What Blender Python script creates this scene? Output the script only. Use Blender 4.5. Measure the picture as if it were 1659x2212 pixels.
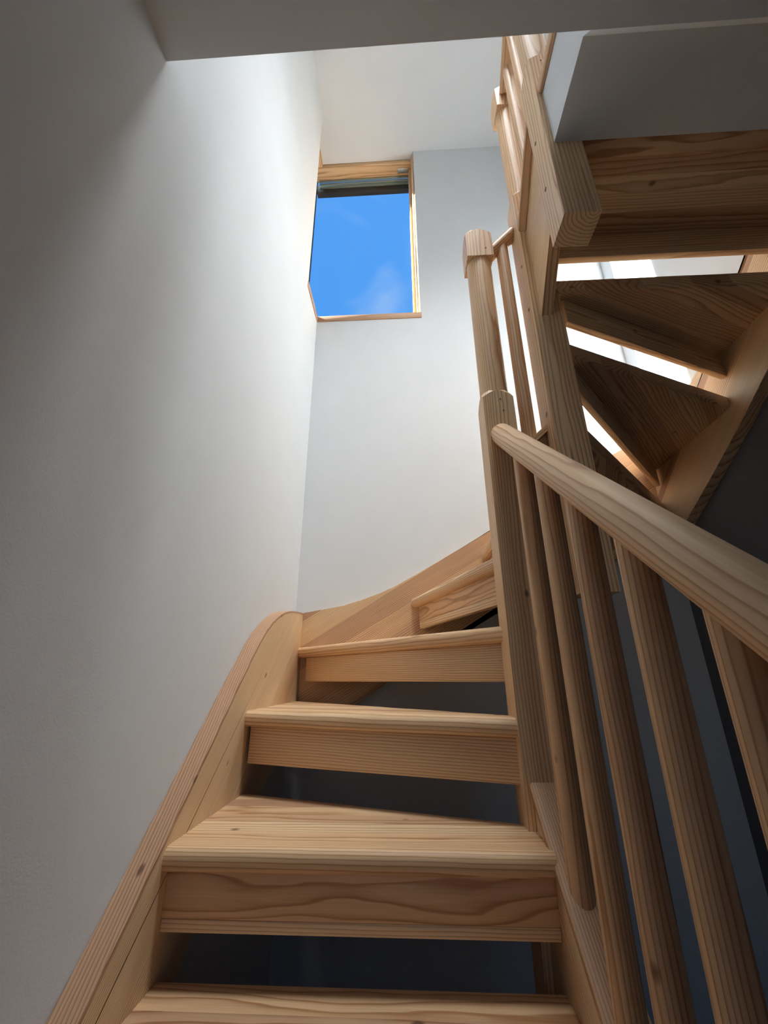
import bpy, bmesh, math, random
from mathutils import Vector, Matrix

for o in list(bpy.data.objects):
    bpy.data.objects.remove(o)
SC = bpy.context.scene
COL = SC.collection

# ------------------------------------------------------------------ camera
F_PX, PITCH, YAW, ROLL = 916.75, math.radians(21.5286), math.radians(2.922), math.radians(-0.1769)
fw = Vector((-math.sin(YAW) * math.cos(PITCH), math.cos(YAW) * math.cos(PITCH), math.sin(PITCH)))
rt = Vector((math.cos(YAW), math.sin(YAW), 0))
up = rt.cross(fw)
r2 = rt * math.cos(ROLL) + up * math.sin(ROLL)
u2 = -rt * math.sin(ROLL) + up * math.cos(ROLL)
cam = bpy.data.cameras.new('camera')
cam.sensor_fit = 'VERTICAL'
cam.sensor_height = 36.0
cam.sensor_width = 27.0
cam.lens = F_PX / 2212 * 36.0
cam.clip_start = 0.02
cam_o = bpy.data.objects.new('camera', cam)
COL.objects.link(cam_o)
cam_o.matrix_world = Matrix(((r2.x, u2.x, -fw.x, 0), (r2.y, u2.y, -fw.y, 0), (r2.z, u2.z, -fw.z, 0), (0, 0, 0, 1)))
SC.camera = cam_o

# ------------------------------------------------------------------ world, sun, exposure
SUN_STRENGTH = 47.0
SKY_STRENGTH = 0.79
SC.view_settings.view_transform = 'Standard'
SC.view_settings.look = 'None'
SC.view_settings.exposure = 0.35
SC.view_settings.gamma = 1.0
SC.view_settings.use_curve_mapping = False

world = bpy.data.worlds.new('sky')
SC.world = world
world.use_nodes = True
nt = world.node_tree
nt.nodes.clear()
L = nt.links.new
w_out = nt.nodes.new('ShaderNodeOutputWorld')
w_bg = nt.nodes.new('ShaderNodeBackground')
w_bg.inputs['Strength'].default_value = SKY_STRENGTH
w_tc = nt.nodes.new('ShaderNodeTexCoord')
w_sep = nt.nodes.new('ShaderNodeSeparateXYZ')
w_grad = nt.nodes.new('ShaderNodeValToRGB')
w_grad.color_ramp.elements[0].position = 0.0
w_grad.color_ramp.elements[0].color = (0.34, 0.34, 0.33, 1)
for p_, c_ in ((0.001, (0.86, 0.90, 0.94, 1)), (0.15, (0.62, 0.76, 0.95, 1)), (0.38, (0.16, 0.46, 0.96, 1))):
    e = w_grad.color_ramp.elements.new(p_)
    e.color = c_
w_grad.color_ramp.elements[-1].position = 1.0
w_grad.color_ramp.elements[-1].color = (0.10, 0.38, 0.98, 1)
e = w_grad.color_ramp.elements.new(0.6)
e.color = (0.075, 0.35, 0.95, 1)
w_noise = nt.nodes.new('ShaderNodeTexNoise')
w_noise.inputs['Scale'].default_value = 3.4
w_noise.inputs['Detail'].default_value = 7
w_noise.inputs['Distortion'].default_value = 0.9
w_map = nt.nodes.new('ShaderNodeMapping')
w_map.inputs['Scale'].default_value = (1.0, 1.0, 2.2)
w_map.inputs['Location'].default_value = (1.35, 0.6, 0.4)
w_cl = nt.nodes.new('ShaderNodeValToRGB')
w_cl.color_ramp.elements[0].position = 0.56
w_cl.color_ramp.elements[0].color = (0, 0, 0, 1)
w_cl.color_ramp.elements[1].position = 0.85
w_cl.color_ramp.elements[1].color = (0.42, 0.42, 0.42, 1)
w_mix = nt.nodes.new('ShaderNodeMix')
w_mix.data_type = 'RGBA'
w_mix.inputs['B'].default_value = (0.72, 0.86, 1.0, 1)
L(w_tc.outputs['Generated'], w_sep.inputs[0])
L(w_sep.outputs['Z'], w_grad.inputs[0])
L(w_tc.outputs['Generated'], w_map.inputs[0])
L(w_map.outputs[0], w_noise.inputs['Vector'])
L(w_noise.outputs[0], w_cl.inputs[0])
L(w_cl.outputs[0], w_mix.inputs['Factor'])
L(w_grad.outputs[0], w_mix.inputs['A'])
L(w_mix.outputs['Result'], w_bg.inputs['Color'])
L(w_bg.outputs[0], w_out.inputs[0])

sun = bpy.data.lights.new('sun', 'SUN')
sun.energy = SUN_STRENGTH
sun.angle = math.radians(0.53)
sun.color = (0.90, 0.97, 1.0)
sun_o = bpy.data.objects.new('sun', sun)
COL.objects.link(sun_o)
sun_o.location = (-4, 2.3, 6)
sun_o.rotation_euler = Vector((1.0, -0.085, -0.60)).to_track_quat('-Z', 'Y').to_euler()

# added fill lamp in an invented roof light opening, brightening the stairwell
fill_a = bpy.data.lights.new('stairwell_fill', 'AREA')
fill_a.shape = 'RECTANGLE'
fill_a.size, fill_a.size_y = 0.60, 0.42
fill_a.energy = 8.2
fill_a.color = (0.93, 0.98, 1.0)
fill_a.spread = math.radians(62)
fill_o = bpy.data.objects.new('stairwell_fill', fill_a)
COL.objects.link(fill_o)
fill_o.location = (0.37, 0.61, 3.61)
fill_o.rotation_euler = (math.radians(14), math.radians(6), 0)

# ------------------------------------------------------------------ dimensions (metres, camera at origin)
XL, YB, XR = -0.5, 1.933, 1.2355          # left, back and right wall faces
ST = 0.045                                # string thickness
XI, YI, XO = XL + ST, YB - ST, XR - ST    # inner faces of the wall strings
RISE, Z1 = 0.207, -0.303                  # rise, level of tread 1
ZFLOOR = Z1 - RISE * 5
ZCEIL = 3.60
YFRONT = -1.6
NEW = 0.088                               # newel side
AX, AY = 0.239, 1.053                     # newel corners (min x, min y)
BX, BY = 0.410, 1.010
CX, CY = 0.397, 0.700
RAILX = 0.281


def zt(n):
    return Z1 + RISE * (n - 1)


R = random.Random(7)

# ------------------------------------------------------------------ materials


def new_mat(name):
    m = bpy.data.materials.new(name)
    m.use_nodes = True
    n = m.node_tree
    n.nodes.clear()
    return m, n


def wood_material():
    m, n = new_mat('pine_wood')
    N = n.nodes.new
    K = n.links.new
    out = N('ShaderNodeOutputMaterial')
    bs = N('ShaderNodeBsdfPrincipled')
    K(bs.outputs[0], out.inputs[0])
    g = N('ShaderNodeAttribute')
    g.attribute_name = 'grain'
    tn = N('ShaderNodeAttribute')
    tn.attribute_name = 'tone'

    def math_(op, a, b=None, c=None):
        k = N('ShaderNodeMath')
        k.operation = op
        for i, v in enumerate((a, b, c)):
            if v is None:
                continue
            if isinstance(v, (int, float)):
                k.inputs[i].default_value = v
            else:
                K(v, k.inputs[i])
        return k.outputs[0]

    def vscale(sx, sy, sz):
        k = N('ShaderNodeVectorMath')
        k.operation = 'MULTIPLY'
        K(g.outputs['Vector'], k.inputs[0])
        k.inputs[1].default_value = (sx, sy, sz)
        return k.outputs[0]

    def noise(vec, scale, detail=2.0, dist=0.0):
        k = N('ShaderNodeTexNoise')
        k.inputs['Scale'].default_value = scale
        k.inputs['Detail'].default_value = detail
        k.inputs['Distortion'].default_value = dist
        K(vec, k.inputs['Vector'])
        return k.outputs[0]

    sep = N('ShaderNodeSeparateXYZ')
    K(g.outputs['Vector'], sep.inputs[0])
    warp = noise(vscale(1.6, 9, 9), 1.0, 2.0)
    warp2 = noise(vscale(5, 40, 40), 1.0, 2.0)
    fg = N('ShaderNodeAttribute')
    fg.attribute_name = 'figure'
    wv = math_('MULTIPLY', math_('MULTIPLY', math_('SUBTRACT', warp, 0.5), 0.085), fg.outputs['Fac'])
    wv2 = math_('MULTIPLY', math_('SUBTRACT', warp2, 0.5), 0.006)
    vv = math_('ADD', sep.outputs[1], wv)
    rr = math_('SQRT', math_('ADD', math_('MULTIPLY', vv, vv), math_('MULTIPLY', sep.outputs[2], sep.outputs[2])))
    rr = math_('ADD', rr, wv2)
    rr = math_('ADD', rr, math_('MULTIPLY', sep.outputs[0], 0.006))
    ring = math_('FRACT', math_('MULTIPLY', rr, 150.0))
    ramp = N('ShaderNodeValToRGB')
    cr = ramp.color_ramp
    cr.elements[0].position = 0.0
    cr.elements[0].color = (0.05, 0.05, 0.05, 1)
    cr.elements[1].position = 1.0
    cr.elements[1].color = (0.10, 0.10, 0.10, 1)
    for p, c in ((0.45, 0.12), (0.72, 0.5), (0.86, 1.0), (0.93, 0.85)):
        el = cr.elements.new(p)
        el.color = (c, c, c, 1)
    K(ring, ramp.inputs[0])
    fib = noise(vscale(9, 420, 420), 1.0, 3.0)
    big = noise(vscale(1.2, 22, 22), 1.0, 3.0)
    # base colour from the tone of the board, pale straw to red brown
    base = N('ShaderNodeValToRGB')
    bc = base.color_ramp
    bc.elements[0].position = 0.0
    bc.elements[0].color = (0.90, 0.68, 0.425, 1)
    bc.elements[1].position = 1.0
    bc.elements[1].color = (0.60, 0.365, 0.225, 1)
    el = bc.elements.new(0.5)
    el.color = (0.83, 0.54, 0.305, 1)
    tone = math_('ADD', tn.outputs['Fac'], math_('MULTIPLY', math_('SUBTRACT', big, 0.5), 0.22))
    K(tone, base.inputs[0])
    late = N('ShaderNodeMix')
    late.data_type = 'RGBA'
    late.blend_type = 'MULTIPLY'
    K(base.outputs[0], late.inputs['A'])
    late.inputs['B'].default_value = (0.50, 0.33, 0.21, 1)
    # ring contrast fades in and out along the board
    rc = math_('MULTIPLY', ramp.outputs[0], math_('ADD', 0.42, math_('MULTIPLY', big, 0.8)))
    K(rc, late.inputs['Factor'])
    fm = N('ShaderNodeMix')
    fm.data_type = 'RGBA'
    fm.blend_type = 'MULTIPLY'
    fm.inputs['Factor'].default_value = 1.0
    K(late.outputs['Result'], fm.inputs['A'])
    fr = N('ShaderNodeMapRange')
    K(fib, fr.inputs[0])
    fr.inputs[1].default_value = 0.25
    fr.inputs[2].default_value = 0.75
    fr.inputs[3].default_value = 0.90
    fr.inputs[4].default_value = 1.06
    K(fr.outputs[0], fm.inputs['B'])
    # knots
    vor = N('ShaderNodeTexVoronoi')
    vor.inputs['Scale'].default_value = 1.0
    K(vscale(5.5, 9, 9), vor.inputs['Vector'])
    kn = N('ShaderNodeMapRange')
    K(vor.outputs['Distance'], kn.inputs[0])
    kn.inputs[1].default_value = 0.035
    kn.inputs[2].default_value = 0.075
    kn.inputs[3].default_value = 0.8
    kn.inputs[4].default_value = 0.0
    km = N('ShaderNodeMix')
    km.data_type = 'RGBA'
    K(kn.outputs[0], km.inputs['Factor'])
    K(fm.outputs['Result'], km.inputs['A'])
    km.inputs['B'].default_value = (0.12, 0.05, 0.022, 1)
    K(km.outputs['Result'], bs.inputs['Base Color'])
    bs.inputs['Roughness'].default_value = 0.48
    bs.inputs['Specular IOR Level'].default_value = 0.35
    bp = N('ShaderNodeBump')
    bp.inputs['Strength'].default_value = 0.12
    bp.inputs['Distance'].default_value = 0.001
    K(math_('SUBTRACT', fib, rc), bp.inputs['Height'])
    K(bp.outputs[0], bs.inputs['Normal'])
    return m


def plaster_material(name, col, bump=0.12, scale=240.0):
    m, n = new_mat(name)
    N = n.nodes.new
    K = n.links.new
    out = N('ShaderNodeOutputMaterial')
    bs = N('ShaderNodeBsdfPrincipled')
    K(bs.outputs[0], out.inputs[0])
    tc = N('ShaderNodeTexCoord')
    n1 = N('ShaderNodeTexNoise')
    n1.inputs['Scale'].default_value = scale
    n1.inputs['Detail'].default_value = 4
    K(tc.outputs['Object'], n1.inputs['Vector'])
    n2 = N('ShaderNodeTexNoise')
    n2.inputs['Scale'].default_value = 7.0
    n2.inputs['Detail'].default_value = 3
    K(tc.outputs['Object'], n2.inputs['Vector'])
    mr = N('ShaderNodeMapRange')
    K(n2.outputs[0], mr.inputs[0])
    mr.inputs[3].default_value = 0.97
    mr.inputs[4].default_value = 1.03
    mx = N('ShaderNodeMix')
    mx.data_type = 'RGBA'
    mx.blend_type = 'MULTIPLY'
    mx.inputs['Factor'].default_value = 1.0
    mx.inputs['A'].default_value = (*col, 1)
    K(mr.outputs[0], mx.inputs['B'])
    K(mx.outputs['Result'], bs.inputs['Base Color'])
    bs.inputs['Roughness'].default_value = 0.85
    bs.inputs['Specular IOR Level'].default_value = 0.2
    ad = N('ShaderNodeMath')
    ad.operation = 'MULTIPLY_ADD'
    K(n2.outputs[0], ad.inputs[0])
    ad.inputs[1].default_value = 2.0
    K(n1.outputs[0], ad.inputs[2])
    bp = N('ShaderNodeBump')
    bp.inputs['Strength'].default_value = bump
    bp.inputs['Distance'].default_value = 0.002
    K(ad.outputs[0], bp.inputs['Height'])
    K(bp.outputs[0], bs.inputs['Normal'])
    return m


def plain_material(name, col, rough=0.5, metal=0.0):
    m, n = new_mat(name)
    N = n.nodes.new
    K = n.links.new
    out = N('ShaderNodeOutputMaterial')
    bs = N('ShaderNodeBsdfPrincipled')
    K(bs.outputs[0], out.inputs[0])
    tc = N('ShaderNodeTexCoord')
    n1 = N('ShaderNodeTexNoise')
    n1.inputs['Scale'].default_value = 60
    K(tc.outputs['Object'], n1.inputs['Vector'])
    mr = N('ShaderNodeMapRange')
    K(n1.outputs[0], mr.inputs[0])
    mr.inputs[3].default_value = 0.92
    mr.inputs[4].default_value = 1.08
    mx = N('ShaderNodeMix')
    mx.data_type = 'RGBA'
    mx.blend_type = 'MULTIPLY'
    mx.inputs['Factor'].default_value = 1.0
    mx.inputs['A'].default_value = (*col, 1)
    K(mr.outputs[0], mx.inputs['B'])
    K(mx.outputs['Result'], bs.inputs['Base Color'])
    bs.inputs['Roughness'].default_value = rough
    bs.inputs['Metallic'].default_value = metal
    return m


def glass_material():
    m, n = new_mat('window_glass')
    N = n.nodes.new
    K = n.links.new
    out = N('ShaderNodeOutputMaterial')
    tr = N('ShaderNodeBsdfTransparent')
    tr.inputs[0].default_value = (0.97, 0.985, 0.98, 1)
    gl = N('ShaderNodeBsdfGlossy')
    gl.inputs['Roughness'].default_value = 0.3
    mx = N('ShaderNodeMixShader')
    mx.inputs[0].default_value = 0.015
    K(tr.outputs[0], mx.inputs[1])
    K(gl.outputs[0], mx.inputs[2])
    K(mx.outputs[0], out.inputs[0])
    return m


WOOD = wood_material()
PLASTER = plaster_material('white_plaster', (0.755, 0.77, 0.785))
FLOORM = plain_material('grey_floor_tile', (0.07, 0.068, 0.065), 0.5)
LOWERM = plaster_material('dark_lower_wall', (0.15, 0.152, 0.17))
GLASS = glass_material()
DARK = plain_material('dark_window_gasket', (0.012, 0.014, 0.017), 0.5)
SPACER = plain_material('grey_green_aluminium', (0.30, 0.36, 0.34), 0.4, 0.6)
STEEL = plain_material('brushed_steel', (0.55, 0.55, 0.54), 0.35, 0.9)
PEGM = plain_material('dark_end_grain', (0.17, 0.085, 0.045), 0.7)

# ------------------------------------------------------------------ helpers


def link(o, parent=None):
    COL.objects.link(o)
    if parent is not None:
        o.parent = parent
    return o


def empty(name, loc, label, cat, group=None):
    o = bpy.data.objects.new(name, None)
    o.location = loc
    o.empty_display_size = 0.1
    o['label'] = label
    o['category'] = cat
    if group:
        o['group'] = group
    COL.objects.link(o)
    return o


def world_loc(o):
    v = Vector((0, 0, 0))
    while o is not None:
        v += o.location
        o = o.parent
    return v


def finish(bm, name, mat, parent=None, grain=None, tone=0.4, smooth=None, fig=None):
    """bm holds world coordinates; the origin goes to the middle of its base."""
    bmesh.ops.remove_doubles(bm, verts=bm.verts, dist=1e-5)
    bmesh.ops.recalc_face_normals(bm, faces=bm.faces)
    xs = [v.co for v in bm.verts]
    org = Vector(((min(c.x for c in xs) + max(c.x for c in xs)) / 2,
                  (min(c.y for c in xs) + max(c.y for c in xs)) / 2, min(c.z for c in xs)))
    me = bpy.data.meshes.new(name)
    vals = None
    if grain is not None:
        u = Vector(grain).normalized()
        ref = Vector((0, 0, 1)) if abs(u.z) < 0.9 else Vector((0, 1, 0))
        a = u.cross(ref).normalized()
        b = u.cross(a).normalized()
        ang = R.uniform(-0.6, 0.6)
        a, b = a * math.cos(ang) + b * math.sin(ang), -a * math.sin(ang) + b * math.cos(ang)
        ou = R.uniform(0, 20)
        sg = R.choice((-1, 1))
        ov, ow = sg * R.uniform(0.02, 0.05), R.choice((-1, 1)) * R.uniform(0.035, 0.08)
        if fig is None:
            fig = R.choice((0.25, 0.4, 0.6, 0.9))
        kf = R.uniform(0.65, 1.25)
        if fig < 0.2:
            ov, ow, kf = 0.9, 0.004, 1.3
        vals = []
        for v in bm.verts:
            d = v.co - org
            vals += [d.dot(u) + ou, (d.dot(a) + ov) * kf, (d.dot(b) + ow) * kf]
    bmesh.ops.translate(bm, verts=bm.verts, vec=-org)
    bm.to_mesh(me)
    bm.free()
    if vals:
        at = me.attributes.new('grain', 'FLOAT_VECTOR', 'POINT')
        at.data.foreach_set('vector', vals)
        tt = me.attributes.new('tone', 'FLOAT', 'POINT')
        tt.data.foreach_set('value', [tone] * len(me.vertices))
        ff = me.attributes.new('figure', 'FLOAT', 'POINT')
        ff.data.foreach_set('value', [fig] * len(me.vertices))
    me.materials.append(mat)
    if smooth is not None:
        me.shade_smooth()
        me.set_sharp_from_angle(angle=math.radians(smooth))
    o = bpy.data.objects.new(name, me)
    if parent is not None:
        o.location = org - world_loc(parent)
    else:
        o.location = org
    return link(o, parent)


def add_prism(bm, poly, fn, lo, hi):
    """poly: list of 2D points; fn(p, h) -> 3D."""
    a = [bm.verts.new(fn(p, lo)) for p in poly]
    b = [bm.verts.new(fn(p, hi)) for p in poly]
    n = len(poly)
    bm.faces.new(a[::-1])
    bm.faces.new(b)
    for i in range(n):
        j = (i + 1) % n
        bm.faces.new((a[i], a[j], b[j], b[i]))
    return a, b


def plan(p, h):
    return Vector((p[0], p[1], h))


def sideyz(p, h):
    return Vector((h, p[0], p[1]))


def sidexz(p, h):
    return Vector((p[0], h, p[1]))


def add_box(bm, x0, x1, y0, y1, z0, z1):
    return add_prism(bm, [(x0, y0), (x1, y0), (x1, y1), (x0, y1)], plan, z0, z1)


def bevel_all(bm, off, seg=2):
    ed = [e for e in bm.edges if len(e.link_faces) == 2 and e.calc_face_angle(0) > 0.4]
    if ed:
        bmesh.ops.bevel(bm, geom=ed, offset=off, segments=seg, affect='EDGES', clamp_overlap=True, profile=0.5)


def clip(poly, n, d):
    """keep the side where n.p <= d"""
    out = []
    m = len(poly)
    for i in range(m):
        p, q = poly[i], poly[(i + 1) % m]
        a = n[0] * p[0] + n[1] * p[1] - d
        b = n[0] * q[0] + n[1] * q[1] - d
        if a <= 0:
            out.append(p)
        if (a < 0 < b) or (b < 0 < a):
            t = a / (a - b)
            out.append((p[0] + (q[0] - p[0]) * t, p[1] + (q[1] - p[1]) * t))
    res = []
    for p in out:
        if not res or math.hypot(p[0] - res[-1][0], p[1] - res[-1][1]) > 1e-4:
            res.append(p)
    if len(res) > 1 and math.hypot(res[0][0] - res[-1][0], res[0][1] - res[-1][1]) < 1e-4:
        res.pop()
    return res


def strip(poly, n, d0, d1):
    p = clip(poly, n, d1)
    if len(p) < 3:
        return []
    p = clip(p, (-n[0], -n[1]), -d0)
    if len(p) < 3:
        return []
    ar = 0
    for i in range(len(p)):
        a, b = p[i], p[(i + 1) % len(p)]
        ar += a[0] * b[1] - a[1] * b[0]
    return p if abs(ar) > 2e-5 else []


def board(name, poly, fn, lo, hi, parent, grain, tone, bevel=0.0015, mat=None):
    bm = bmesh.new()
    add_prism(bm, poly, fn, lo, hi)
    if bevel:
        bmesh.ops.recalc_face_normals(bm, faces=bm.faces)
        bevel_all(bm, bevel, 2)
    return finish(bm, name, mat or WOOD, parent, grain, tone, smooth=35)


def rod(name, p0, p1, rad, parent, tone=0.45, seg=28, flat=None):
    """round bar between two points; flat=(a,b) squashes the section to an oval"""
    p0, p1 = Vector(p0), Vector(p1)
    d = (p1 - p0).normalized()
    ref = Vector((0, 0, 1)) if abs(d.z) < 0.9 else Vector((1, 0, 0))
    a = d.cross(ref).normalized()
    b = d.cross(a).normalized()
    ra, rb = (rad, rad) if flat is None else flat
    bm = bmesh.new()
    rings = []
    ch = rad * 0.12
    L_ = (p1 - p0).length
    for s, k in ((0, 1 - 0.12), (ch, 1), (L_ * 0.33, 1), (L_ * 0.66, 1), (L_ - ch, 1), (L_, 1 - 0.12)):
        rings.append([bm.verts.new(p0 + d * s + a * ra * k * math.cos(2 * math.pi * i / seg) + b * rb * k * math.sin(2 * math.pi * i / seg)) for i in range(seg)])
    for q in range(len(rings) - 1):
        for i in range(seg):
            j = (i + 1) % seg
            bm.faces.new((rings[q][i], rings[q][j], rings[q + 1][j], rings[q + 1][i]))
    bm.faces.new(rings[0][::-1])
    bm.faces.new(rings[-1])
    return finish(bm, name, WOOD, parent, d, tone, smooth=40)


def domed_block(name, x0, y0, s, z0, ztop, drop, parent, tone, flat_bottom=True):
    """square post piece whose top is turned: arched on the four faces, low at the corners"""
    bm = bmesh.new()
    n = 10
    per = []
    for k in range(4):
        for i in range(n):
            t = i / n
            if k == 0:
                per.append((t, 0))
            elif k == 1:
                per.append((1, t))
            elif k == 2:
                per.append((1 - t, 1))
            else:
                per.append((0, 1 - t))
    cx, cy = x0 + s / 2, y0 + s / 2

    def h(x, y):
        rr = math.hypot(x - cx, y - cy)
        r0, r1 = s / 2, s / 2 * math.sqrt(2)
        return ztop - drop * max(0.0, (rr - r0) / (r1 - r0)) ** 0.9
    bot = []
    top = []
    inn = []
    for (a, b) in per:
        x, y = x0 + a * s, y0 + b * s
        bot.append(bm.verts.new((x, y, z0)))
        top.append(bm.verts.new((x, y, h(x, y))))
        k = 0.86
        inn.append(bm.verts.new((cx + (x - cx) * k, cy + (y - cy) * k, h(cx + (x - cx) * k, cy + (y - cy) * k) + 0.004)))
    N_ = len(per)
    for i in range(N_):
        j = (i + 1) % N_
        bm.faces.new((bot[i], bot[j], top[j], top[i]))
        bm.faces.new((top[i], top[j], inn[j], inn[i]))
    bm.faces.new(bot[::-1])
    bm.faces.new(inn)
    return finish(bm, name, WOOD, parent, (0, 0, 1), tone, smooth=25)


# ------------------------------------------------------------------ room shell
def struct(name, boxes, mat):
    bm = bmesh.new()
    for b in boxes:
        add_box(bm, *b)
    o = finish(bm, name, mat)
    o['kind'] = 'structure'
    return o


WT = 0.16                                  # wall thickness
WZ0 = 2.0                                  # window sill level
WY0 = 1.69                                 # near edge of the left window opening
WX1 = 0.122                                # right edge of the back window opening
ZS, YS = 1.265, 0.479                      # lower slab underside and its far edge
ZS2, YS2 = 1.305, 0.503                    # landing soffit and its near edge
XLAND = 0.413                              # left face of the landing slab
YLAND = 0.700                              # far edge of the landing slab
ZUP = 1.555                                # upper floor level

struct('wall_left', [(XL - WT, XL, YFRONT, WY0, ZFLOOR, ZCEIL), (XL - WT, XL, WY0, YB + WT, ZFLOOR, WZ0)], PLASTER)
struct('wall_back', [(XL, WX1, YB, YB + WT, ZFLOOR, WZ0), (WX1, XR + WT, YB, YB + WT, ZFLOOR, ZCEIL)], PLASTER)
# right wall: white above the stair string, dark bluish grey below it
def wall_poly(name, poly, mat):
    bm = bmesh.new()
    add_prism(bm, poly, sideyz, XR, XR + WT)
    o = finish(bm, name, mat)
    o['kind'] = 'structure'
    return o


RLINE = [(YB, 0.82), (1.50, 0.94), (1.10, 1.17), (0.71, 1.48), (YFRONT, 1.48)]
wall_poly('wall_right', RLINE + [(YFRONT, ZCEIL), (YB, ZCEIL)], PLASTER)
wall_poly('wall_right_lower', RLINE[::-1] + [(YB, ZFLOOR), (YFRONT, ZFLOOR)], LOWERM)
DX0, DX1, DZ0, DZ1 = -0.30, 0.80, -0.35, 1.12   # opening of the added hall window, unseen behind the viewer
struct('wall_front', [(XL - WT, DX0, YFRONT - WT, YFRONT, ZFLOOR, ZCEIL), (DX1, XR + WT, YFRONT - WT, YFRONT, ZFLOOR, ZCEIL),
                      (DX0, DX1, YFRONT - WT, YFRONT, DZ1, ZCEIL), (DX0, DX1, YFRONT - WT, YFRONT, ZFLOOR, DZ0)], PLASTER)
struct('floor', [(XL - WT, XR + WT, YFRONT - WT, YB + WT, ZFLOOR - 0.1, ZFLOOR)], FLOORM)
KX0, KX1, KY0, KY1 = 0.02, 0.72, 0.36, 0.86   # opening of the added roof light, hidden from here by the slab
ZC2 = ZCEIL + 0.12
struct('ceiling', [(XL - WT, XR + WT, YFRONT - WT, KY0, ZCEIL, ZC2), (XL - WT, KX0, KY0, KY1, ZCEIL, ZC2), (KX1, XR + WT, KY0, KY1, ZCEIL, ZC2),
                   (XL - WT, XR + WT, KY1, YB + 0.05, ZCEIL, ZC2), (XL - WT, XR + WT, YB + 0.05, YB + WT, ZCEIL + 0.02, ZC2)], PLASTER)


def slab():
    # lower part with its edge at YS, landing part a little higher, a sloped band between the two
    bm = bmesh.new()
    prof = [(YFRONT, ZS), (YS, ZS), (YS, ZUP), (YFRONT, ZUP)]
    add_prism(bm, prof, sideyz, XL, XLAND)
    prof = [(YFRONT, ZS), (YS, ZS), (YS2, ZS2), (YLAND, ZS2), (YLAND, ZUP), (YFRONT, ZUP)]
    add_prism(bm, prof, sideyz, XLAND, XR)
    bmesh.ops.remove_doubles(bm, verts=bm.verts, dist=1e-5)
    o = finish(bm, 'ceiling_slab', PLASTER)
    o['kind'] = 'structure'


slab()

# wooden nosing along the edge of the landing floor
t1 = board('trim_1', [(XLAND - 0.012, ZUP - 0.030), (XLAND, ZUP - 0.030), (XLAND, ZUP + 0.006), (XLAND - 0.012, ZUP + 0.006)],
           sidexz, YS - 0.02, CY - 0.001, None, (0, 1, 0), 0.75, 0.004)
t1['kind'] = 'structure'

# ------------------------------------------------------------------ corner window
def window(name, loc):
    o = bpy.data.objects.new(name, None)
    o.location = loc
    o.empty_display_size = 0.1
    o['kind'] = 'structure'
    COL.objects.link(o)
    return o


GY = YB + 0.150       # glass plane of the back light
GX = XL - 0.115       # glass plane of the left light


def wboard(name, b, parent, grain, tone, mat=None, bev=0.002):
    bm = bmesh.new()
    add_box(bm, *b)
    if bev:
        bmesh.ops.recalc_face_normals(bm, faces=bm.faces)
        bevel_all(bm, bev, 2)
    return finish(bm, name, mat or WOOD, parent, grain if mat is None else None, tone, smooth=35)


w1 = window('window_1', ((XL + WX1) / 2, YB, WZ0))
wboard('sill', (XL, WX1 + 0.008, YB - 0.004, GY + 0.03, WZ0 + 0.001, WZ0 + 0.042), w1, (1, 0, 0), 0.95)
wboard('head', (GX, WX1, YB + 0.052, GY + 0.01, ZCEIL - 0.03, ZCEIL + 0.018), w1, (1, 0, 0), 0.35)
wboard('jamb', (WX1 - 0.016, WX1 - 0.0005, YB + 0.006, GY + 0.02, WZ0 + 0.042, ZCEIL - 0.03), w1, (0, 0, 1), 0.2)
wboard('stile', (WX1 - 0.034, WX1 - 0.016, GY - 0.05, GY + 0.02, WZ0 + 0.042, ZCEIL - 0.03), w1, (0, 0, 1), 0.35)
for i, (dz, dy) in enumerate(((0.0, 0.0), (0.018, 0.012), (0.034, 0.024))):
    wboard('spacer_bar', (GX + 0.02, WX1 - 0.034, GY - 0.012 + dy, GY + 0.0 + dy, ZCEIL - 0.046 - dz, ZCEIL - 0.030 - dz), w1, None, 0, SPACER, 0.001)
wboard('outer_frame', (GX, WX1 - 0.034, GY + 0.024, GY + 0.06, ZCEIL - 0.125, ZCEIL - 0.03), w1, None, 0, DARK, 0.001)
wboard('corner_seal', (GX - 0.013, GX + 0.005, GY - 0.005, GY + 0.013, WZ0 + 0.042, ZCEIL - 0.03), w1, None, 0, DARK, 0.001)
wboard('latch', (WX1 - 0.115, WX1 - 0.035, YB + 0.085, YB + 0.118, ZCEIL - 0.038, ZCEIL - 0.0305), w1, None, 0, STEEL, 0.002)
wboard('pane', (GX, WX1 - 0.034, GY + 0.004, GY + 0.012, WZ0 + 0.042, ZCEIL - 0.046), w1, None, 0, GLASS, 0)

w2 = window('window_2', (XL, (WY0 + YB) / 2, WZ0))
wboard('sill', (GX - 0.03, XL + 0.004, WY0 - 0.008, YB - 0.004, WZ0 + 0.001, WZ0 + 0.042), w2, (0, 1, 0), 0.95)
wboard('head', (GX - 0.01, XL - 0.052, WY0, YB + 0.052, ZCEIL - 0.03, ZCEIL - 0.0005), w2, (0, 1, 0), 0.35)
wboard('jamb', (GX - 0.02, XL - 0.02, WY0 + 0.0005, WY0 + 0.016, WZ0 + 0.042, ZCEIL - 0.03), w2, None, 0, DARK, 0.001)
wboard('pane', (GX - 0.012, GX - 0.004, WY0 + 0.016, GY + 0.012, WZ0 + 0.042, ZCEIL - 0.03), w2, None, 0, GLASS, 0)

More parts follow.
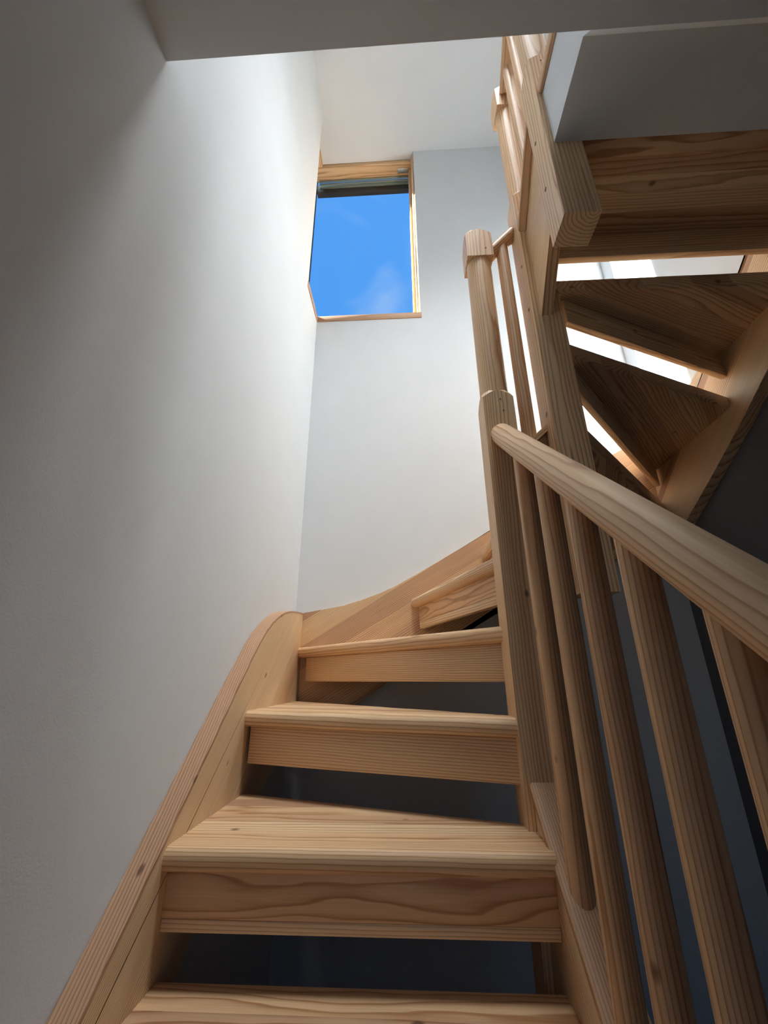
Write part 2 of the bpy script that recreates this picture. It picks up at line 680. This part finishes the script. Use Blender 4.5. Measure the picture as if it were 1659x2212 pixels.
# unseen roof light, added as a frame for the fill lamp
w3 = window('added_roof_window', ((KX0 + KX1) / 2, (KY0 + KY1) / 2, ZCEIL))
for xx in (KX0, KX1 - 0.05):
    wboard('stile', (xx + 0.001, xx + 0.049, KY0 + 0.001, KY1 - 0.001, ZC2 - 0.05, ZC2 - 0.001), w3, (0, 1, 0), 0.4)
for yy in (KY0, KY1 - 0.05):
    wboard('rail', (KX0 + 0.05, KX1 - 0.05, yy + 0.001, yy + 0.049, ZC2 - 0.05, ZC2 - 0.001), w3, (1, 0, 0), 0.4)
wboard('pane', (KX0 + 0.05, KX1 - 0.05, KY0 + 0.05, KY1 - 0.05, ZC2 - 0.03, ZC2 - 0.022), w3, None, 0, GLASS, 0)

# unseen hall window, added to let fill light in from behind
w4 = window('added_hall_window', ((DX0 + DX1) / 2, YFRONT, DZ0))
for xx in (DX0, DX1 - 0.07):
    wboard('stile', (xx + 0.001, xx + 0.069, YFRONT - 0.10, YFRONT - 0.04, DZ0 + 0.001, DZ1 - 0.001), w4, (0, 0, 1), 0.4)
for zz in (DZ0 + 0.001, DZ1 - 0.08):
    wboard('rail', (DX0 + 0.07, DX1 - 0.07, YFRONT - 0.10, YFRONT - 0.04, zz, zz + 0.079), w4, (1, 0, 0), 0.4)
wboard('pane', (DX0 + 0.07, DX1 - 0.07, YFRONT - 0.074, YFRONT - 0.066, DZ0 + 0.08, DZ1 - 0.08), w4, None, 0, GLASS, 0)

# ------------------------------------------------------------------ staircase
stair = empty('staircase', (0.3, 1.0, ZFLOOR),
              'open-riser pine winder staircase turning right and rising to the landing', 'staircase')

TT = 0.040   # tread thickness
TOPO, BOTO = 0.015, -0.025
BACKEDGE = {6: 3, 7: 2, 8: 4}
tones = [0.10, 0.72, 0.35, 0.85, 0.50, 0.20, 0.78, 0.42, 0.95, 0.28]


def tread(n, poly, widths=None, tseed=0):
    """poly: nose outer, nose inner, ... counter-clockwise or clockwise; the first edge is the nose"""
    zb, ztop = zt(n) + BOTO, zt(n) + TOPO
    p0, p1 = Vector(poly[0]), Vector(poly[1])
    d = (p1 - p0).normalized()
    nn = Vector((-d.y, d.x))
    cen = Vector((sum(p[0] for p in poly) / len(poly), sum(p[1] for p in poly) / len(poly)))
    if (cen - p0).dot(nn) < 0:
        nn = -nn
    base = nn.dot(p0)
    far = max(nn.dot(Vector(p)) for p in poly) - base
    g = (d.x, d.y, 0)
    w = 0.050
    first = strip(poly, nn, base, base + w)
    bm = bmesh.new()
    a, b = add_prism(bm, first, plan, zb, ztop)
    bmesh.ops.recalc_face_normals(bm, faces=bm.faces)
    ed = []
    for e_ in bm.edges:
        c = [nn.dot(Vector((v.co.x, v.co.y))) - base for v in e_.verts]
        if max(abs(c[0]), abs(c[1])) < 1e-4 and abs(e_.verts[0].co.z - e_.verts[1].co.z) < 1e-5:
            ed.append(e_)
    bmesh.ops.bevel(bm, geom=ed, offset=0.0165, segments=6, affect='EDGES', profile=0.5, clamp_overlap=True)
    t = finish(bm, 'tread', WOOD, stair, g, 0.12 + tones[(n + tseed) % 10] * 0.45, smooth=40)
    o = w
    k = 0
    while o < far - 0.001:
        wd = (0.058, 0.046, 0.066, 0.052, 0.07)[(k + n) % 5]
        if far - (o + wd) < 0.02:
            wd = far - o + 0.001
        s = strip(poly, nn, base + o, base + o + wd)
        if s:
            bm = bmesh.new()
            add_prism(bm, s, plan, zb, ztop - 0.0004 * (k % 2))
            if n in BACKEDGE:
                bmesh.ops.recalc_face_normals(bm, faces=bm.faces)
                qa, qb = Vector(poly[BACKEDGE[n]]), Vector(poly[BACKEDGE[n] + 1])
                bn = Vector((-(qb - qa).y, (qb - qa).x)).normalized()
                ed = [e_ for e_ in bm.edges if all(abs(bn.dot(Vector((v.co.x, v.co.y)) - qa)) < 1e-4 for v in e_.verts) and max(v.co.z for v in e_.verts) < zb + 1e-5]
                if ed:
                    bmesh.ops.bevel(bm, geom=ed, offset=0.016, segments=4, affect='EDGES', profile=0.5, clamp_overlap=True)
            finish(bm, 'stave', WOOD, t, g, tones[(n * 3 + k + 1) % 10], smooth=35)
        o += wd
        k += 1
    return t


def riser(n, a, b, back=0.028, thick=0.022, sh0=0.0, sh1=0.0):
    """partial riser board under the nose line a-b"""
    a, b = Vector(a), Vector(b)
    d = (b - a).normalized()
    nn = Vector((-d.y, d.x))
    if nn.dot(back_dir[n]) < 0:
        nn = -nn
    a2 = a + d * sh0 + nn * back
    b2 = b - d * sh1 + nn * back
    ln = (b2 - a2).length
    z0, z1 = zt(n) - 0.118, zt(n) + BOTO
    rad = 0.012
    poly = [(0.0, z1), (0.0, z0 + rad)]
    if sh0 > 0:
        for k in range(1, 5):
            t = k / 5 * math.pi / 2
            poly.append((rad - rad * math.cos(t), z0 + rad - rad * math.sin(t)))
        poly.append((rad, z0))
    else:
        poly[-1] = (0.0, z0)
    poly += [(ln, z0), (ln, z1)]

    def fn(p, h):
        q = a2 + d * p[0] + nn * h
        return Vector((q.x, q.y, p[1]))
    # two glued boards: a pale strip at the foot on some of them
    split = {4: 0.028, 1: 0.02, 9: 0.03}.get(n)
    if split:
        up_ = clip(poly, (0, -1), -(z0 + split))
        lo_ = clip(poly, (0, 1), z0 + split)
        r = board('riser_board', up_, fn, 0, thick, stair, (d.x, d.y, 0), (0.5, 0.66, 0.4, 0.6, 0.45)[n % 5], 0.0008)
        board('stave', lo_, fn, -0.0003, thick, r, (d.x, d.y, 0), 0.15, 0.003)
        return r
    return board('riser_board', poly, fn, 0, thick, stair, (d.x, d.y, 0), (0.5, 0.66, 0.25, 0.3, 0.45)[n % 5], 0.003)


YAB = 1.112     # back of the short string between the two newels
treads = {
    1: [(XI, 0.933), (0.2555, 0.933), (0.2555, AY), (AX, AY), (AX, 1.098), (XI, 1.335)],
    2: [(XI, 1.288), (AX, 1.055), (AX, 1.140), (XI, 1.868)],
    3: [(XI, 1.840), (AX, 1.113), (AX, AY + NEW), (0.292, AY + NEW), (0.066, YI), (XI, YI)],
    4: [(0.022, YI), (0.277, AY + NEW), (0.327, AY + NEW), (0.327, YAB), (0.378, YAB), (0.392, YI)],
    5: [(0.349, YI), (0.335, YAB), (0.410, YAB), (0.410, BY + NEW), (0.470, BY + NEW), (0.795, YI)],
    6: [(0.750, YI), (0.430, BY + NEW), (0.498, BY + NEW), (0.498, 1.102), (XO, 1.868), (XO, YI)],
    7: [(1.160, YI), (0.498, 1.128), (0.498, 1.042), (XO, 1.353), (XO, YI)],
    8: [(XO, 1.380), (0.498, 1.078), (0.498, BY), (0.466, BY), (0.466, 1.000), (XO, 1.002)],
    9: [(XO, 1.030), (0.498, 1.030), (0.498, BY), (0.466, BY), (0.466, CY + NEW), (0.485, CY + NEW), (0.485, 0.747), (XO, 0.747)],
}
GOING = 0.244
for n in (0, -1, -2, -3):
    y = 0.933 + GOING * (n - 1)
    treads[n] = [(XI, y), (0.2555, y), (0.2555, y + GOING + 0.045), (XI, y + GOING + 0.045)]
back_dir = {}
for n, p in treads.items():
    c = Vector((sum(q[0] for q in p) / len(p), sum(q[1] for q in p) / len(p)))
    back_dir[n] = c - Vector(p[0])
for n in sorted(treads):
    tread(n, treads[n])
for n in sorted(treads):
    p = treads[n]
    a, b = p[0], p[1]
    if n in (3, 4, 5):
        riser(n, a, b, sh0=0.022)
    elif n == 6:
        riser(n, a, b, sh0=0.02, sh1=0.01)
    elif n == 7:
        riser(n, a, b, sh0=0.03, sh1=0.0)
    elif n == 8:
        riser(n, a, b, sh0=0.012)
    else:
        riser(n, a, b)

# landing board: front edge of the landing above tread 9
board('landing_fascia', [(CX + NEW, YLAND), (XO, YLAND), (XO, 0.746), (CX + NEW, 0.746)], plan, ZS2 + 0.002, ZUP - 0.03, stair, (1, 0, 0), 0.6)
board('landing_nosing', [(CX + NEW, YLAND), (XO, YLAND), (XO, 0.778), (CX + NEW, 0.778)], plan, ZUP - 0.03, ZUP + 0.012, stair, (1, 0, 0), 0.3, 0.01)


# ---- strings along the walls
def wall_string(poly, fn, lo, hi, gdir, widths, tns, name='wall_string'):
    """glued from straight staves running along gdir (2D in the plane of the string)"""
    d = Vector(gdir).normalized()
    nn = Vector((-d.y, d.x))
    vals = [nn.dot(Vector(p)) for p in poly]
    lo_d, hi_d = min(vals), max(vals)
    g3 = fn(d, 0) - fn((0, 0), 0)
    o = hi_d
    root = None
    k = 0
    while o > lo_d + 1e-4:
        wd = widths[min(k, len(widths) - 1)]
        s = strip(poly, nn, max(o - wd, lo_d), o)
        if s:
            ob = board(name if root is None else 'stave', s, fn, lo, hi - 0.0003 * (k % 2), stair if root is None else root, g3, tns[k % len(tns)], 0)
            if root is None:
                root = ob
        o -= wd
        k += 1
    return root


SL = 0.848
# left wall: inner top edge, ending in a round shoulder at the corner
ltop = [(-0.30, -1.333), (0.763, -0.431), (0.857, -0.345), (1.069, -0.150), (1.219, -0.008), (1.342, 0.103), (1.40, 0.146), (1.465, 0.184),
        (1.53, 0.212), (1.60, 0.235), (1.68, 0.252), (1.77, 0.264), (1.86, 0.271), (YB - 0.001, 0.273)]
lbot = [(YB - 0.001, -0.235), (1.62, -0.275), (1.42, -0.335), (1.25, -0.41), (1.093, -0.50), (0.6, -0.91), (0.10, -1.336), (-0.30, -1.336)]
CAP = 0.007
lt2 = [(p[0] + 0.004, p[1] - CAP) for p in ltop[:-1]] + [(YB - 0.001, ltop[-1][1] - CAP)]
ls = wall_string(lt2 + lbot, sideyz, XL + 0.001, XI, (1.0, 0.80), (0.16, 0.085, 0.12, 0.14, 0.2), (0.10, 0.02, 0.35, 0.12, 0.5))
# its reddish top edge, a thin glued strip that follows the curve
capbm = bmesh.new()
for i in range(len(ltop) - 1):
    q = [ltop[i], ltop[i + 1], lt2[i + 1], lt2[i]]
    vs = [[capbm.verts.new(sideyz(p, x)) for p in q] for x in (XL + 0.001, XI + 0.0002)]
    capbm.faces.new(vs[0][::-1])
    capbm.faces.new(vs[1])
    for a_, b_ in ((0, 1), (2, 3)):
        capbm.faces.new((vs[0][a_], vs[0][b_], vs[1][b_], vs[1][a_]))
    if i == 0:
        capbm.faces.new((vs[0][3], vs[0][0], vs[1][0], vs[1][3]))
    if i == len(ltop) - 2:
        capbm.faces.new((vs[0][1], vs[0][2], vs[1][2], vs[1][1]))
finish(capbm, 'top_strip', WOOD, ls, (0, 1, 0.8), 1.0, smooth=40, fig=0.1)

# back wall
btop = [(XI + 0.0005, 0.274), (-0.363, 0.289), (-0.28, 0.304), (-0.199, 0.328), (-0.125, 0.354), (-0.055, 0.384), (0.05, 0.441), (0.179, 0.515), (0.391, 0.637),
        (0.70, 0.822), (1.026, 1.022), (1.068, 1.044), (XO - 0.0005, 1.105)]
bbot = [(XO - 0.0005, 0.52), (0.95, 0.50), (0.70, 0.44), (0.382, 0.285), (0.159, 0.150), (0.0, 0.048), (-0.19, -0.08), (XI + 0.0005, -0.235)]
wall_string(btop + bbot, sidexz, YI, YB - 0.001, (1.0, 0.60), (0.030, 0.092, 0.085, 0.075, 0.07), (0.95, 0.25, 0.85, 0.55, 0.75, 0.4))

# right wall
rtop = [(YB - 0.001, 1.108), (1.80, 1.112), (1.70, 1.115), (1.60, 1.122), (1.489, 1.136), (1.40, 1.170), (1.30, 1.222), (1.126, 1.318), (1.05, 1.368), (0.85, 1.52), (0.705, 1.64), (0.705, 1.30)]
rbot = [(0.80, 1.235), (1.00, 1.075), (1.177, 0.935), (1.35, 0.830), (1.55, 0.722), (1.758, 0.614), (YB - 0.001, 0.53)]
wall_string(rtop + rbot, sideyz, XO, XR - 0.001, (1.0, -0.70), (0.10, 0.08, 0.10, 0.036, 0.12), (0.1, 0.4, 0.05, 1.0, 0.1))


# ---- newel posts
def newel(x0, y0, z0, zsq, zcap0, zcap1, tone, drop=0.024, cap=True):
    s = NEW
    n_ = domed_block('newel_post', x0, y0, s, z0, zsq, drop, stair, tone)
    cx, cy = x0 + s / 2, y0 + s / 2
    rod('shaft', (cx, cy, zsq - 0.03), (cx, cy, zcap0 + 0.01), s * 0.475, n_, tone + 0.1, 40)
    if cap:
        domed_block('cap', x0 - 0.001, y0 - 0.001, s + 0.002, zcap0, zcap1, drop, n_, tone + 0.15)
    return n_


def dowel(parent, p, axis, r=0.006):
    bm = bmesh.new()
    d = Vector(axis)
    a = d.orthogonal().normalized()
    b = d.cross(a)
    r0 = [bm.verts.new(Vector(p) - d * 0.004 + (a * math.cos(i * math.pi / 8) + b * math.sin(i * math.pi / 8)) * r) for i in range(16)]
    r1 = [bm.verts.new(Vector(p) + d * 0.0008 + (a * math.cos(i * math.pi / 8) + b * math.sin(i * math.pi / 8)) * r * 0.9) for i in range(16)]
    bm.faces.new(r0[::-1])
    bm.faces.new(r1)
    for i in range(16):
        j = (i + 1) % 16
        bm.faces.new((r0[i], r0[j], r1[j], r1[i]))
    finish(bm, 'dowel', PEGM, parent)


nA = newel(AX, AY, ZFLOOR + 0.001, 0.797, 1.360, 1.492, 0.30)
nB = newel(BX, BY, 0.188, 1.620, 2.150, 2.285, 0.30)
nC = newel(CX, CY, 1.032, 1.735, 2.46, 2.59, 0.22)
for z in (1.28, 1.09):
    dowel(nB, (BX, BY + 0.030, z), (-1, 0, 0))
for z in (1.42, 1.22):
    dowel(nC, (CX, CY + 0.062, z), (-1, 0, 0))
dowel(nA, (AX + 0.064, AY - 0.001, 1.395), (0, -1, 0), 0.0028)
dowel(nA, (AX + 0.050, AY, 0.765), (0, -1, 0), 0.0024)
dowel(nA, (AX + 0.055, AY, 0.725), (0, -1, 0), 0.0024)
dowel(nC, (CX + 0.035, CY, 1.70), (0, -1, 0), 0.003)

# ---- inner strings
def zrail(y, z_at_a=-0.200):
    return z_at_a + SL * (y - AY)


# lower flight
ylow = -0.05
board('inner_string', [(ylow, zrail(ylow) - 0.022), (AY, zrail(AY) - 0.022), (AY, zrail(AY) - 0.33), (0.85, zrail(0.85) - 0.36), (ylow + 0.1, ZFLOOR + 0.002), (ylow, ZFLOOR + 0.002)],
      sideyz, 0.2555, 0.300, stair, (0, 1, SL), 0.18, 0.002)
# between the two newels at the turn
sAB = board('inner_string', [(AX + NEW, 0.575), (BX, 0.652), (BX, 0.30), (AX + NEW, 0.20)], sidexz, 1.070, YAB, stair, (1, 0, 0.9), 0.55, 0.002)
# upper flight
zb0, zb1 = 1.034, 1.034 + 0.97 * (BY - CY - NEW)
zt0, zt1 = 1.405, 1.405 + 0.97 * (BY - CY - NEW)
sBC = wall_string([(BY, zt0), (CY + NEW, zt1), (CY + NEW, zb1), (BY, zb0)], sideyz, 0.4325, 0.466, (1, -0.97), (0.06, 0.075, 0.08, 0.1), (0.2, 0.4, 0.15, 0.3), 'inner_string')

# ------------------------------------------------------------------ railings
BAL = 0.0205


def baluster(parent, x, y, z0, z1, tone):
    return rod('baluster', (x, y, z0), (x, y, z1), BAL, parent, tone, 26)


# lower flight
rl = empty('stair_railing', (RAILX, 0.6, zrail(0.6)), 'railing of the lower flight, thick round handrail over stout round balusters', 'railing', 'stair railings')
yn = -0.02
zr = lambda y: 0.645 + SL * (y - AY)
rod('handrail', (RAILX, yn, zr(yn)), (RAILX, AY + 0.004, zr(AY + 0.004)), 0.030, rl, 0.42, 36, flat=(0.031, 0.030))
bmr = bmesh.new()
add_prism(bmr, [(yn, zrail(yn)), (AY, zrail(AY)), (AY, zrail(AY) - 0.024), (yn, zrail(yn) - 0.024)], sideyz, 0.249, 0.315)
bmesh.ops.recalc_face_normals(bmr, faces=bmr.faces)
bevel_all(bmr, 0.006, 3)
finish(bmr, 'base_rail', WOOD, rl, (0, 1, SL), 0.85, smooth=35, fig=0.1)
for i, y in enumerate((0.902, 0.773, 0.645, 0.516, 0.388, 0.260, 0.132)):
    baluster(rl, RAILX, y, zrail(y) - 0.021, zr(y) - 0.004, (0.6, 0.5, 0.68, 0.42, 0.5, 0.6, 0.5)[i])

# turn
rm = empty('stair_railing', (0.37, 1.095, 0.61), 'short steep railing with a single baluster between two newel posts at the turn', 'railing', 'stair railings')
rod('handrail', (AX + NEW - 0.004, 1.092, 1.405), (BX + 0.004, 1.076, 1.492), 0.0235, rm, 0.62, 28)
baluster(rm, 0.368, 1.086, 0.600, 1.447, 0.68)
ba = bmesh.new()
add_prism(ba, [(AX + NEW, 0.597), (BX, 0.674), (BX, 0.653), (AX + NEW, 0.576)], sidexz, 1.052, 1.125)
finish(ba, 'base_rail', WOOD, rm, (1, 0, 0.9), 0.5, smooth=35)

# upper flight
XU = 0.452
ru = empty('stair_railing', (XU, 0.9, 1.52), 'railing of the upper flight climbing from middle newel to the chunky hanging newel', 'railing', 'stair railings')
zu = lambda y: 1.405 + 0.97 * (BY - y)
bu = bmesh.new()
add_prism(bu, [(BY, zu(BY) + 0.022), (CY + NEW, zu(CY + NEW) + 0.022), (CY + NEW, zu(CY + NEW) + 0.001), (BY, zu(BY) + 0.001)], sideyz, 0.404, 0.494)
bmesh.ops.recalc_face_normals(bu, faces=bu.faces)
bevel_all(bu, 0.005, 3)
finish(bu, 'base_rail', WOOD, ru, (0, 1, -0.97), 0.6, smooth=35)
zh = lambda y: 2.225 + 0.97 * (BY - y)
rod('handrail', (XU, BY + 0.004, zh(BY + 0.004)), (XU, CY + NEW - 0.004, zh(CY + NEW - 0.004)), 0.027, ru, 0.6, 30)
for y, t_ in ((0.955, 0.66), (0.868, 0.5)):
    baluster(ru, XU, y, zu(y) + 0.018, zh(y) - 0.006, t_)

# landing
rg = empty('landing_railing', (XU, 0.3, ZUP), 'landing railing partly hidden above the grey slab, beside the hanging newel', 'railing')
rod('handrail', (XU, CY + 0.004, 2.50), (XU, -0.6, 2.50), 0.027, rg, 0.5, 30)
y = 0.625
while y > -0.6:
    baluster(rg, XU, y, ZUP + 0.001, 2.48, R.uniform(0.4, 0.7))
    y -= 0.125
